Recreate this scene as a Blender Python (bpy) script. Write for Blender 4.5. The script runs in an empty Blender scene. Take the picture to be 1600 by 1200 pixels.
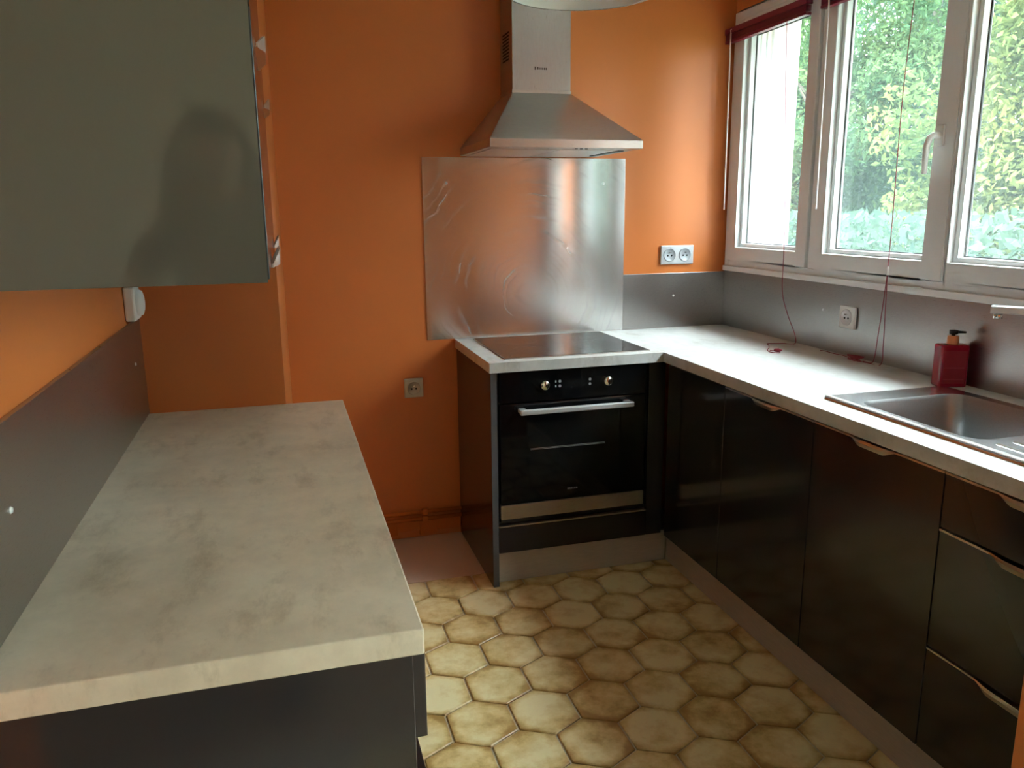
import bpy, bmesh, math, random
from mathutils import Vector, Matrix
random.seed(7)
scene = bpy.context.scene
col = scene.collection

# ------------------------------------------------------------------ camera, world, sun, exposure
cam_d = bpy.data.cameras.new('camera')
cam_d.sensor_width = 36.0
cam_d.lens = 28.004
cam_d.clip_start = 0.02
cam = bpy.data.objects.new('camera', cam_d)
col.objects.link(cam)
Rr, Ru, Rb = (0.9607265, -0.2773101, -0.010183), (0.0685372, 0.2015647, 0.9770744), (-0.2689001, -0.9393992, 0.2126546)
cam.matrix_world = Matrix(((Rr[0], Ru[0], Rb[0], -2.02294), (Rr[1], Ru[1], Rb[1], -3.37763), (Rr[2], Ru[2], Rb[2], 1.44056), (0, 0, 0, 1)))
scene.camera = cam

world = bpy.data.worlds.new('sky'); scene.world = world
world.use_nodes = True
wn = world.node_tree.nodes; wl = world.node_tree.links
wn.clear()
# thin white overcast: luminance rises smoothly from the horizon to the zenith (CIE overcast sky)
tcw = wn.new('ShaderNodeTexCoord'); sep = wn.new('ShaderNodeSeparateXYZ'); wl.new(tcw.outputs['Generated'], sep.inputs[0])
mr = wn.new('ShaderNodeMapRange'); mr.inputs[1].default_value = 0.0; mr.inputs[2].default_value = 1.0; mr.inputs[3].default_value = 0.24; mr.inputs[4].default_value = 1.12
wl.new(sep.outputs[2], mr.inputs[0])
SKY = 8.0
mul = wn.new('ShaderNodeMath'); mul.operation = 'MULTIPLY'; mul.inputs[1].default_value = SKY; wl.new(mr.outputs[0], mul.inputs[0])
bg = wn.new('ShaderNodeBackground'); bg.inputs['Color'].default_value = (0.86, 0.955, 1.0, 1); wl.new(mul.outputs[0], bg.inputs['Strength'])
wo = wn.new('ShaderNodeOutputWorld'); wl.new(bg.outputs[0], wo.inputs[0])

sun_d = bpy.data.lights.new('sun', 'SUN'); sun_d.energy = 4.0; sun_d.angle = math.radians(1.5); sun_d.color = (1.0, 0.93, 0.78)
sun = bpy.data.objects.new('sun', sun_d); col.objects.link(sun)
sun.rotation_euler = Vector((0.62, 0.30, -0.85)).to_track_quat('-Z', 'Y').to_euler()   # from behind the house onto the trees

vs = scene.view_settings
vs.view_transform = 'Standard'; vs.look = 'None'; vs.exposure = 2.6; vs.gamma = 1.0; vs.use_curve_mapping = False

# ------------------------------------------------------------------ material helpers
def new_mat(name):
    m = bpy.data.materials.new(name); m.use_nodes = True
    n = m.node_tree.nodes; b = n['Principled BSDF']
    return m, n, m.node_tree.links, b
def srgb(r, g, b):
    f = lambda c: c / 12.92 if c <= 0.04045 else ((c + 0.055) / 1.055) ** 2.4
    return (f(r / 255), f(g / 255), f(b / 255), 1)
def plain(name, c, rough=0.5, metal=0.0, coat=0.0, spec=0.5):
    m, n, l, b = new_mat(name)
    b.inputs['Base Color'].default_value = c; b.inputs['Roughness'].default_value = rough; b.inputs['Metallic'].default_value = metal
    b.inputs['Coat Weight'].default_value = coat; b.inputs['Specular IOR Level'].default_value = spec
    return m
def node(n, t, **kw):
    x = n.new(t)
    for k, v in kw.items(): setattr(x, k, v)
    return x
def noise(n, l, scale, detail=4, rough=0.55, coord='Object', vec=None, stretch=None):
    tc = n.new('ShaderNodeTexCoord'); out = tc.outputs[coord] if vec is None else vec
    if stretch:
        mp = n.new('ShaderNodeMapping'); mp.inputs['Scale'].default_value = stretch; l.new(out, mp.inputs[0]); out = mp.outputs[0]
    t = n.new('ShaderNodeTexNoise'); t.inputs['Scale'].default_value = scale; t.inputs['Detail'].default_value = detail; t.inputs['Roughness'].default_value = rough
    l.new(out, t.inputs['Vector']); return t
def ramp(n, l, src, stops):
    r = n.new('ShaderNodeValToRGB'); e = r.color_ramp.elements
    e[0].position, e[0].color = stops[0]; e[1].position, e[1].color = stops[-1]
    for p_, c in stops[1:-1]:
        q = e.new(p_); q.color = c
    l.new(src, r.inputs[0]); return r
def mixc(n, l, fac, a, b_, mode='MIX'):
    m = n.new('ShaderNodeMix'); m.data_type = 'RGBA'; m.blend_type = mode
    if hasattr(fac, 'links'): l.new(fac, m.inputs[0])
    else: m.inputs[0].default_value = fac
    for i, v in ((6, a), (7, b_)):
        if hasattr(v, 'links'): l.new(v, m.inputs[i])
        else: m.inputs[i].default_value = v
    return m.outputs[2]
def bump(n, l, b, src, strength, dist=0.001):
    k = n.new('ShaderNodeBump'); k.inputs['Strength'].default_value = strength; k.inputs['Distance'].default_value = dist
    l.new(src, k.inputs['Height']); l.new(k.outputs[0], b.inputs['Normal'])

M = {}
def paint(name, c, rough=0.5):
    m, n, l, b = new_mat(name)
    t = noise(n, l, 1.6, 3); d = [x * 0.90 for x in c[:3]] + [1]
    l.new(ramp(n, l, t.outputs[0], [(0.3, d), (0.7, c)]).outputs[0], b.inputs['Base Color'])
    b.inputs['Roughness'].default_value = rough
    f = noise(n, l, 260, 2); bump(n, l, b, f.outputs[0], 0.18, 0.0006)
    M[name] = m
paint('orange', (0.655, 0.182, 0.036, 1), 0.42)
paint('orange_gloss', (0.62, 0.165, 0.03, 1), 0.25)
paint('white_wall', (0.80, 0.78, 0.70, 1), 0.7)
paint('ceiling_white', (0.78, 0.77, 0.74, 1), 0.8)
paint('render_white', (0.86, 0.87, 0.86, 1), 0.8)
M['pvc'] = plain('pvc', (0.74, 0.74, 0.73, 1), 0.35)
M['seal'] = plain('seal', (0.10, 0.10, 0.10, 1), 0.6)
def gloss_front():
    m, n, l, b = new_mat('anthracite_gloss')
    b.inputs['Base Color'].default_value = (0.022, 0.0185, 0.0195, 1); b.inputs['Roughness'].default_value = 0.15
    b.inputs['Coat Weight'].default_value = 0.1; b.inputs['Coat Roughness'].default_value = 0.05
    t = noise(n, l, 3.5, 2); bump(n, l, b, t.outputs[0], 0.04, 0.004)
    M['front'] = m
gloss_front()
M['carcass'] = plain('carcass', (0.035, 0.034, 0.034, 1), 0.4)
M['edge_grey'] = plain('edge_grey', (0.09, 0.09, 0.095, 1), 0.45)
def upper_panel():
    m, n, l, b = new_mat('grey_satin')
    b.inputs['Base Color'].default_value = (0.115, 0.100, 0.080, 1); b.inputs['Roughness'].default_value = 0.06; b.inputs['Coat Weight'].default_value = 1.0; b.inputs['Coat Roughness'].default_value = 0.03; b.inputs['Specular IOR Level'].default_value = 0.8
    M['grey_panel'] = m
upper_panel()
def plinth():
    m, n, l, b = new_mat('plinth')
    t = noise(n, l, 30, 3, stretch=(1, 1, 14))
    l.new(ramp(n, l, t.outputs[0], [(0.3, (0.48, 0.41, 0.355, 1)), (0.7, (0.56, 0.485, 0.425, 1))]).outputs[0], b.inputs['Base Color'])
    b.inputs['Roughness'].default_value = 0.4; b.inputs['Metallic'].default_value = 0.1
    M['plinth'] = m
plinth()
def worktop(name, warm):
    m, n, l, b = new_mat(name)
    a = noise(n, l, 3.2, 8, 0.62, stretch=(1.0, 0.75, 1)); c = noise(n, l, 16, 8, 0.7); d = noise(n, l, 5.5, 10, 0.72, stretch=(2.2, 1, 1))
    lo, hi = ((0.55, 0.46, 0.335, 1), (0.80, 0.69, 0.53, 1)) if warm else ((0.52, 0.515, 0.49, 1), (0.68, 0.68, 0.655, 1))
    c1 = ramp(n, l, a.outputs[0], [(0.32, lo), (0.66, hi)]).outputs[0]
    s = ramp(n, l, d.outputs[0], [(0.52, (1, 1, 1, 1)), (0.74, (0.66, 0.61, 0.55, 1))]).outputs[0]
    s2 = ramp(n, l, c.outputs[0], [(0.35, (0.90, 0.90, 0.90, 1)), (0.6, (1, 1, 1, 1))]).outputs[0]
    c2 = mixc(n, l, 1.0, c1, s, 'MULTIPLY'); c3 = mixc(n, l, 1.0, c2, s2, 'MULTIPLY')
    l.new(c3, b.inputs['Base Color']); b.inputs['Roughness'].default_value = 0.38
    bump(n, l, b, c.outputs[0], 0.08, 0.001)
    M[name] = m
worktop('worktop', False); worktop('worktop_left', True)
def steel(name, base, rough, stretch, aniso=0.0, smear=False):
    m, n, l, b = new_mat(name)
    b.inputs['Metallic'].default_value = 1.0
    t = noise(n, l, 90, 3, stretch=stretch)
    lo = [x * 0.86 for x in base[:3]] + [1]
    cc = ramp(n, l, t.outputs[0], [(0.3, lo), (0.7, base)]).outputs[0]
    l.new(cc, b.inputs['Base Color'])
    r = ramp(n, l, t.outputs[0], [(0.3, (rough - 0.03,) * 3 + (1,)), (0.7, (rough + 0.03,) * 3 + (1,))]).outputs[0]
    if smear:   # dried wipe marks: arcs of cleaning streaks
        tc = n.new('ShaderNodeTexCoord'); mp = n.new('ShaderNodeMapping'); mp.inputs['Location'].default_value = (0.98, 0, -1.08); l.new(tc.outputs['Object'], mp.inputs[0])
        ln = node(n, 'ShaderNodeVectorMath', operation='LENGTH'); l.new(mp.outputs[0], ln.inputs[0])
        wob = noise(n, l, 3.0, 3); ad = node(n, 'ShaderNodeMath', operation='MULTIPLY_ADD'); l.new(wob.outputs[0], ad.inputs[0]); ad.inputs[1].default_value = 0.16; l.new(ln.outputs['Value'], ad.inputs[2])
        st = n.new('ShaderNodeTexNoise'); st.noise_dimensions = '1D'; st.inputs['Scale'].default_value = 38; st.inputs['Detail'].default_value = 3; l.new(ad.outputs[0], st.inputs['W'])
        pt = noise(n, l, 4.0, 3)
        f1 = ramp(n, l, st.outputs[0], [(0.50, (0, 0, 0, 1)), (0.75, (1, 1, 1, 1))]).outputs[0]; f2_ = ramp(n, l, pt.outputs[0], [(0.42, (0, 0, 0, 1)), (0.66, (0.05, 0.05, 0.05, 1))]).outputs[0]
        f = mixc(n, l, 1.0, f1, f2_, 'MULTIPLY')
        r = mixc(n, l, 1.0, r, f, 'ADD')
        fd = ramp(n, l, f, [(0.0, (0, 0, 0, 1)), (0.05, (0.35, 0.35, 0.35, 1))]).outputs[0]; inv = node(n, 'ShaderNodeMath', operation='SUBTRACT'); inv.inputs[0].default_value = 0.95; l.new(fd, inv.inputs[1]); l.new(inv.outputs[0], b.inputs['Metallic'])
    l.new(r, b.inputs['Roughness'])
    if aniso:
        b.inputs['Anisotropic'].default_value = aniso
        tg = n.new('ShaderNodeCombineXYZ'); tg.inputs[2].default_value = 1.0; l.new(tg.outputs[0], b.inputs['Tangent'])     # blur runs along the vertical brushing
    if not aniso and name != 'upstand': bump(n, l, b, t.outputs[0], 0.03, 0.0003)
    M[name] = m
steel('steel', (0.62, 0.60, 0.57, 1), 0.28, (1, 1, 25))
steel('steel_h', (0.60, 0.57, 0.53, 1), 0.30, (0.4, 0.4, 30))
steel('steel_v', (0.56, 0.55, 0.53, 1), 0.30, (25, 25, 0.4), aniso=0.0)
steel('splash_steel', (0.72, 0.705, 0.69, 1), 0.165, (30, 30, 0.5), aniso=0.95, smear=True)
steel('sink_steel', (0.70, 0.71, 0.71, 1), 0.22, (4, 4, 4))
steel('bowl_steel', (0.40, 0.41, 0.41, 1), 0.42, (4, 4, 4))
steel('upstand', (0.45, 0.435, 0.42, 1), 0.30, (1, 0.6, 30))
M['chrome'] = plain('chrome', (0.75, 0.75, 0.74, 1), 0.12, 1.0)
M['alu'] = plain('alu', (0.62, 0.58, 0.54, 1), 0.30, 1.0)
M['screw'] = plain('screw', (0.85, 0.85, 0.83, 1), 0.35, 0.2)
M['black_glass'] = plain('black_glass', (0.0035, 0.0038, 0.0045, 1), 0.05)
M['oven_window'] = plain('oven_window', (0.008, 0.009, 0.009, 1), 0.06)
M['ceramic'] = plain('ceramic', (0.006, 0.006, 0.007, 1), 0.06)
M['black_plastic'] = plain('black_plastic', (0.012, 0.012, 0.012, 1), 0.35)
M['dark_slot'] = plain('dark_slot', (0.008, 0.007, 0.006, 1), 0.8)
M['print_grey'] = plain('print_grey', (0.30, 0.30, 0.30, 1), 0.6)
M['print_light'] = plain('print_light', (0.62, 0.63, 0.66, 1), 0.5)
M['print_dark'] = plain('print_dark', (0.06, 0.04, 0.03, 1), 0.6)
M['white_plastic'] = plain('white_plastic', (0.80, 0.79, 0.76, 1), 0.35)
M['silver_plastic'] = plain('silver_plastic', (0.58, 0.59, 0.60, 1), 0.32, 0.35)
M['beige_plate'] = plain('beige_plate', (0.48, 0.42, 0.34, 1), 0.4, 0.2)
M['socket_well'] = plain('socket_well', (0.36, 0.38, 0.40, 1), 0.45)
M['hole'] = plain('hole', (0.01, 0.01, 0.01, 1), 0.9)
M['blind_red'] = plain('blind_red', (0.17, 0.006, 0.026, 1), 0.35)
M['cord_red'] = plain('cord_red', (0.30, 0.035, 0.06, 1), 0.7)
M['wand'] = plain('wand', (0.75, 0.70, 0.68, 1), 0.15)
M['pump_black'] = plain('pump_black', (0.012, 0.011, 0.011, 1), 0.3)
M['copper'] = plain('copper', (0.72, 0.33, 0.16, 1), 0.3, 0.75)
M['label_red'] = plain('label_red', (0.24, 0.004, 0.020, 1), 0.45)
M['label_line'] = plain('label_line', (0.42, 0.08, 0.10, 1), 0.45)
M['screed'] = None
def soap():
    m, n, l, b = new_mat('soap_red')
    b.inputs['Base Color'].default_value = (0.33, 0.006, 0.035, 1); b.inputs['Roughness'].default_value = 0.12
    b.inputs['Transmission Weight'].default_value = 0.25
    M['soap'] = m
soap()
def tile_mat():
    m, n, l, b = new_mat('hex_tile')
    tc = n.new('ShaderNodeTexCoord'); oi = n.new('ShaderNodeObjectInfo')
    off = node(n, 'ShaderNodeVectorMath', operation='MULTIPLY_ADD'); l.new(oi.outputs['Random'], off.inputs[0]); off.inputs[1].default_value = (37, 91, 13); l.new(tc.outputs['Object'], off.inputs[2])
    t = noise(n, l, 9, 6, 0.62, vec=off.outputs[0]); t2 = noise(n, l, 30, 5, 0.7, vec=off.outputs[0])
    ln = node(n, 'ShaderNodeVectorMath', operation='LENGTH'); l.new(tc.outputs['Object'], ln.inputs[0])
    ed = node(n, 'ShaderNodeMapRange'); ed.inputs[1].default_value = 0.075; ed.inputs[2].default_value = 0.135; l.new(ln.outputs['Value'], ed.inputs[0])
    # browner towards one side of the glaze as fired, a different side on every tile
    s1 = node(n, 'ShaderNodeMath', operation='MULTIPLY_ADD'); l.new(t.outputs[0], s1.inputs[0]); s1.inputs[1].default_value = 2.0; s1.inputs[2].default_value = -0.98
    s2 = node(n, 'ShaderNodeMath', operation='ADD'); l.new(s1.outputs[0], s2.inputs[0]); l.new(ed.outputs[0], s2.inputs[1])
    s3 = node(n, 'ShaderNodeMath', operation='MULTIPLY_ADD'); l.new(t2.outputs[0], s3.inputs[0]); s3.inputs[1].default_value = 0.45; l.new(s2.outputs[0], s3.inputs[2])
    r3 = node(n, 'ShaderNodeMath', operation='MULTIPLY_ADD'); l.new(oi.outputs['Random'], r3.inputs[0]); r3.inputs[1].default_value = 0.30; l.new(s3.outputs[0], r3.inputs[2])
    c = ramp(n, l, r3.outputs[0], [(0.22, (0.82, 0.68, 0.38, 1)), (0.55, (0.69, 0.50, 0.215, 1)), (0.85, (0.45, 0.27, 0.085, 1)), (1.0, (0.38, 0.215, 0.06, 1))])
    l.new(c.outputs[0], b.inputs['Base Color']); b.inputs['Roughness'].default_value = 0.34
    bump(n, l, b, t2.outputs[0], 0.12, 0.0015)
    M['tile'] = m
tile_mat()
paint('grout', (0.60, 0.52, 0.40, 1), 0.85)
paint('hall_floor', (0.36, 0.25, 0.15, 1), 0.5)
paint('screed', (0.66, 0.48, 0.36, 1), 0.75)
def glass():
    m, n, l, b = new_mat('window_glass'); n.remove(b)
    tr = n.new('ShaderNodeBsdfTransparent'); tr.inputs[0].default_value = (0.93, 0.97, 0.97, 1)
    gl = n.new('ShaderNodeBsdfGlossy'); gl.inputs['Roughness'].default_value = 0.02
    lw = n.new('ShaderNodeLayerWeight'); lw.inputs[0].default_value = 0.5                      # Schlick reflectance, the same on both faces of the pane
    pw = node(n, 'ShaderNodeMath', operation='POWER'); l.new(lw.outputs['Facing'], pw.inputs[0]); pw.inputs[1].default_value = 5.0
    fr = node(n, 'ShaderNodeMath', operation='MULTIPLY_ADD'); l.new(pw.outputs[0], fr.inputs[0]); fr.inputs[1].default_value = 0.9; fr.inputs[2].default_value = 0.035
    mx = n.new('ShaderNodeMixShader'); l.new(fr.outputs[0], mx.inputs[0]); l.new(tr.outputs[0], mx.inputs[1]); l.new(gl.outputs[0], mx.inputs[2])
    ts = n.new('ShaderNodeBsdfTranslucent'); ts.inputs[0].default_value = (0.75, 0.93, 0.95, 1)   # bluish bloom of the daylight, tinted into the panes as haze
    m2 = n.new('ShaderNodeMixShader'); m2.inputs[0].default_value = 0.020; l.new(mx.outputs[0], m2.inputs[1]); l.new(ts.outputs[0], m2.inputs[2])
    l.new(m2.outputs[0], n['Material Output'].inputs[0])
    M['glass'] = m
glass()
def leaf(name, a, c):
    m, n, l, b = new_mat(name)
    t = noise(n, l, 1.3, 4)
    k = ramp(n, l, t.outputs[0], [(0.35, a), (0.68, c)]).outputs[0]
    l.new(k, b.inputs['Base Color']); b.inputs['Roughness'].default_value = 0.5
    n.remove(b)
    d = n.new('ShaderNodeBsdfDiffuse'); ts = n.new('ShaderNodeBsdfTranslucent'); mx = n.new('ShaderNodeMixShader'); mx.inputs[0].default_value = 0.4
    l.new(k, d.inputs[0]); l.new(k, ts.inputs[0]); l.new(d.outputs[0], mx.inputs[1]); l.new(ts.outputs[0], mx.inputs[2]); l.new(mx.outputs[0], n['Material Output'].inputs[0])
    M[name] = m
leaf('leaf_green', (0.035, 0.080, 0.040, 1), (0.095, 0.145, 0.055, 1))
leaf('leaf_blue', (0.032, 0.062, 0.048, 1), (0.070, 0.110, 0.070, 1))
leaf('leaf_sunlit', (0.065, 0.105, 0.04, 1), (0.165, 0.185, 0.055, 1))  # yellow sun highlights on the foliage put into the leaf colour
M['bark'] = plain('bark', (0.035, 0.03, 0.022, 1), 0.9)
paint('grass', (0.07, 0.12, 0.04, 1), 0.9)
M['skin'] = plain('skin', (0.45, 0.26, 0.18, 1), 0.5)

# ------------------------------------------------------------------ mesh helpers
class MB:
    def __init__(s): s.v = []; s.f = []; s.sm = []
    def add(s, vs_, fs, smooth=False):
        o = len(s.v); s.v += [tuple(x) for x in vs_]; s.f += [tuple(i + o for i in f) for f in fs]; s.sm += [smooth] * len(fs); return s
    def box(s, x0, x1, y0, y1, z0, z1):
        x0, x1 = sorted((x0, x1)); y0, y1 = sorted((y0, y1)); z0, z1 = sorted((z0, z1))
        return s.add([(x0,y0,z0),(x1,y0,z0),(x1,y1,z0),(x0,y1,z0),(x0,y0,z1),(x1,y0,z1),(x1,y1,z1),(x0,y1,z1)],
                     [(0,3,2,1),(4,5,6,7),(0,1,5,4),(1,2,6,5),(2,3,7,6),(3,0,4,7)])
    def cyl(s, a, b, r, r2=None, seg=20, caps=True):
        a, b = Vector(a), Vector(b); d = (b - a).normalized(); r2 = r if r2 is None else r2
        u = d.orthogonal().normalized(); w = d.cross(u)
        vs_ = []
        for P, q in ((a, r), (b, r2)):
            for i in range(seg):
                t = 2 * math.pi * i / seg; vs_.append(P + u * math.cos(t) * q + w * math.sin(t) * q)
        s.add(vs_, [(i, (i + 1) % seg, seg + (i + 1) % seg, seg + i) for i in range(seg)], True)
        if caps: s.add(vs_[:seg], [tuple(reversed(range(seg)))]); s.add(vs_[seg:], [tuple(range(seg))])
        return s
    def tube(s, pts, r, seg=8):
        pts = [Vector(p) for p in pts]; rings = []; u = None
        for i, P in enumerate(pts):
            d = (pts[min(i + 1, len(pts) - 1)] - pts[max(i - 1, 0)]).normalized()
            if u is None: u = d.orthogonal().normalized()
            u = (u - d * u.dot(d)).normalized(); w = d.cross(u)
            rr = r[i] if isinstance(r, (list, tuple)) else r
            rings += [P + (u * math.cos(2 * math.pi * k / seg) + w * math.sin(2 * math.pi * k / seg)) * rr for k in range(seg)]
        n_ = len(pts); fs = [(i * seg + k, i * seg + (k + 1) % seg, (i + 1) * seg + (k + 1) % seg, (i + 1) * seg + k) for i in range(n_ - 1) for k in range(seg)]
        fs += [tuple(reversed(range(seg))), tuple((n_ - 1) * seg + k for k in range(seg))]
        return s.add(rings, fs, True)
    def lathe(s, prof, c=(0, 0, 0), seg=48, axis='Z'):
        vs_ = []
        for r, h in prof:
            for i in range(seg):
                t = 2 * math.pi * i / seg; a, b = r * math.cos(t), r * math.sin(t)
                q = (a, b, h) if axis == 'Z' else ((a, h, b) if axis == 'Y' else (h, a, b))
                vs_.append((c[0] + q[0], c[1] + q[1], c[2] + q[2]))
        return s.add(vs_, [(j * seg + i, j * seg + (i + 1) % seg, (j + 1) * seg + (i + 1) % seg, (j + 1) * seg + i) for j in range(len(prof) - 1) for i in range(seg)], True)
    def prism(s, poly, h0, h1, axis='Z'):
        n_ = len(poly); f = lambda a, b, h: (a, b, h) if axis == 'Z' else ((a, h, b) if axis == 'Y' else (h, a, b))
        vs_ = [f(a, b, h0) for a, b in poly] + [f(a, b, h1) for a, b in poly]
        return s.add(vs_, [tuple(reversed(range(n_))), tuple(range(n_, 2 * n_))] + [(i, (i + 1) % n_, n_ + (i + 1) % n_, n_ + i) for i in range(n_)])
    def build(s, name, mat, parent=None, bevel=0, label=None, recalc=True):
        me = bpy.data.meshes.new(name); me.from_pydata(s.v, [], s.f)
        for p_, q in zip(me.polygons, s.sm): p_.use_smooth = q
        if recalc:
            bm = bmesh.new(); bm.from_mesh(me); bmesh.ops.remove_doubles(bm, verts=bm.verts, dist=1e-6); bmesh.ops.recalc_face_normals(bm, faces=bm.faces); bm.to_mesh(me); bm.free()
        me.materials.append(M[mat] if isinstance(mat, str) else mat)
        o = bpy.data.objects.new(name, me); col.objects.link(o)
        if parent: o.parent = parent
        if bevel:
            b = o.modifiers.new('bevel', 'BEVEL'); b.width = bevel; b.segments = 2; b.limit_method = 'ANGLE'; b.angle_limit = math.radians(40); b.harden_normals = False
        if label: o['label'] = label
        return o
def B(*a): return MB().box(*a)
def thing(name, label, cat, group=None):
    o = bpy.data.objects.new(name, None); o.empty_display_size = 0.05; col.objects.link(o); tag(o, label, cat, group); return o
def tag(o, label, cat, group=None):
    o['label'] = label; o['category'] = cat
    if group: o['group'] = group
    return o
def struct(o, label=None):
    o['kind'] = 'structure'
    if label: o['label'] = label
    return o
def struct_empty(name, label):
    o = bpy.data.objects.new(name, None); o.empty_display_size = 0.05; col.objects.link(o); return struct(o, label)

# ------------------------------------------------------------------ the shell
ZC = 0.896; T = 0.038; CEIL = 2.52
XW = -2.413                     # left wall
YB = -1.018; XS = -2.027        # front and right faces of the boxed-out column in the left corner
PY = -2.60                      # pier between kitchen and hall
HY = -5.6                       # far hall wall
WT = 0.31                       # outer wall thickness
HX = -4.6                       # far side of the hall
floor = struct(B(HX - .1, WT, .1, HY - .1, -.12, -.006).build('floor', 'grout'), 'floor of cream and brown hexagonal tiles with pale grout')
B(XS + .001, -1.31, -.001, -.452, -.006, -.0015).build('screed_patch', 'screed', floor, label='bare pinkish screed where the tiles stop short of the wall')
DX, DY = 0.1885, 0.1735; X0, Y0 = -1.3675, -0.697
h2 = (DY * DY + DX * DX / 4) / (2 * DY); h1 = DY - h2; g = 0.0028
hexpoly = [(DX/2 - g, -h1), (DX/2 - g, h1), (0, h2 - g * 1.15), (-DX/2 + g, h1), (-DX/2 + g, -h1), (0, -h2 + g * 1.15)]
def tile_mesh(poly, cx, cy, name='tile'):
    mx = sum(a for a, b in poly) / len(poly); my = sum(b for a, b in poly) / len(poly)
    ins = []
    for a, b in poly:
        d = Vector((mx - a, my - b)); d = d.normalized() * min(.0035, d.length * .3); ins.append((a + d.x, b + d.y))
    n_ = len(poly); mb = MB()
    vs_ = [(a, b, -.006) for a, b in poly] + [(a, b, -.0022) for a, b in poly] + [(a, b, 0.0) for a, b in ins]
    fs = [(i, (i+1) % n_, n_ + (i+1) % n_, n_ + i) for i in range(n_)] + [(n_ + i, n_ + (i+1) % n_, 2*n_ + (i+1) % n_, 2*n_ + i) for i in range(n_)] + [tuple(range(2*n_, 3*n_))]
    me = bpy.data.meshes.new(name); me.from_pydata(vs_, [], fs); me.materials.append(M['tile']); return me
def clip_y(poly, ymax):
    out = []
    for i in range(len(poly)):
        a, b = poly[i], poly[(i + 1) % len(poly)]
        ia, ib = a[1] <= ymax, b[1] <= ymax
        if ia: out.append(a)
        if ia != ib:
            t = (ymax - a[1]) / (b[1] - a[1]); out.append((a[0] + t * (b[0] - a[0]), ymax))
    return out
full_tile = tile_mesh(hexpoly, 0, 0)
for j in range(-2, 17):
    for i in range(-4, 7):
        cx = X0 + i * DX + (DX / 2 if j % 2 else 0); cy = Y0 - j * DY
        if cx < -1.98 or cx > -0.50 or cy < -3.4: continue
        ymax = -0.455 if cx < -1.21 else -0.30
        poly = [(cx + a, cy + b) for a, b in hexpoly]
        cl = clip_y(poly, ymax)
        if len(cl) < 3 or max(q[1] for q in cl) - min(q[1] for q in cl) < .012: continue
        me = full_tile if len(cl) == 6 and cl == poly else tile_mesh([(a - cx, b - cy) for a, b in cl], cx, cy)
        o = bpy.data.objects.new('tile', me); col.objects.link(o); o.parent = floor; o.location = (cx, cy, random.uniform(-.0006, 0))
        o.rotation_euler = (random.uniform(-.002, .002), random.uniform(-.002, .002), 0)
B(HX, 0, PY - .85, HY, -.006, -.001).build('hall_flooring', 'hall_floor', floor)

struct(B(XW - .1, WT, .1, 0, -.12, CEIL).build('wall_back', 'orange'), 'painted orange back wall behind the hob and hood')
struct(B(XW - .1, XW, 0, PY - .02, -.12, CEIL).build('wall_left', 'orange'), 'painted orange wall along the empty left worktop')
struct(MB().prism([(XW, 0), (XW, YB), (-2.0355, YB), (-2.0145, 0)], -.001, CEIL).build('wall_column', 'orange'), 'boxed-out orange wall corner with a bright return edge')
WY0, WY1, WZ0, WZ1 = -0.012, -2.57, 1.160, 2.282
wr = MB()
wr.box(0, WT, 0, -3.05, -.12, WZ0 - .001); wr.box(0, WT, -5.2, HY, -.12, WZ0 - .001); wr.box(0, WT, -3.05, -5.2, -.12, .45); wr.box(0, WT, 0, -2.60, WZ1, CEIL); wr.box(0, WT, 0, WY0, WZ0, WZ1)
wr.box(0, WT, WY1, -3.05, WZ0, CEIL); wr.box(0, WT, -5.2, HY, WZ0, CEIL); wr.box(0, WT, -3.05, -5.2, WZ1, CEIL)
struct(wr.build('wall_right', 'orange', recalc=False), 'orange wall around the kitchen window')
# white outside reveal of the window and its sill
rv = MB(); rv.box(.10, WT + .01, WY0 - .008, WY0 - .0002, WZ0 + .013, WZ1 - .001)
struct(rv.build('wall_reveal', 'render_white'), 'white outside window reveal seen through the small pane')
struct(B(.085, WT + .05, WY0, WY1, WZ0 - .045, WZ0 + .012).build('sill_outside', 'render_white'), 'white outside window sill')
gr = MB()
for k in range(3): gr.box(.115 + k * .030, .123 + k * .030, WY0 - .022, WY0 - .0082, WZ0 + .013, WZ1 - .002)
struct(gr.build('trim_1', 'pvc'), 'white shutter guide rails on the outside reveal')
struct(B(HX - .1, WT, .1, HY - .1, CEIL, CEIL + .2).build('ceiling', 'ceiling_white'), 'white ceiling')
struct(B(HX, XW - .1, PY + .08, PY - .02, -.12, CEIL).build('wall_hall', 'white_wall'), 'pale hall wall beside the kitchen opening')
struct(B(HX - .1, HX, PY + .08, HY, -.12, CEIL).build('wall_hall_end', 'white_wall'), 'pale end wall of the hall')
struct(B(HX - .1, WT, HY, HY - .1, -.12, CEIL).build('wall_front', 'white_wall'), 'pale hall wall behind the camera')  # unseen hall, invented pale for its reflection in the cabinet side
struct(B(-1.05, 0, PY, PY - .10, -.006, CEIL).build('wall_pier', 'orange', bevel=.002), 'orange wall end beside the drawers')

# skirting and heating pipes on the back wall
sk = MB(); xs = [-2.02, -1.72, -1.60, -1.50, -1.42, -1.31]; zb = [.030, .018, .034, .010, .026]
for k in range(5): sk.box(xs[k], xs[k + 1], -.0005, -.014, zb[k], .078)
struct(sk.build('baseboard_back', 'orange_gloss', bevel=.002), 'orange skirting with chipped lower edge')
for z, lab in ((.122, 'upper orange painted heating pipe running along the wall above skirting'), (.092, 'lower orange painted heating pipe running along the wall just above skirting')):
    t = thing('heating_pipe', lab, 'pipe', 'heating pipes above the skirting')
    MB().cyl((-2.02, -.022, z), (-1.309, -.022, z), .0085, seg=14).build('pipe', 'orange_gloss', t)
    for x in (-1.86, -1.475): MB().box(x - .012, x + .012, -.0005, -.034, z - .0125, z + .0125).build('clamp', 'orange_gloss', t, bevel=.004)

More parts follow.
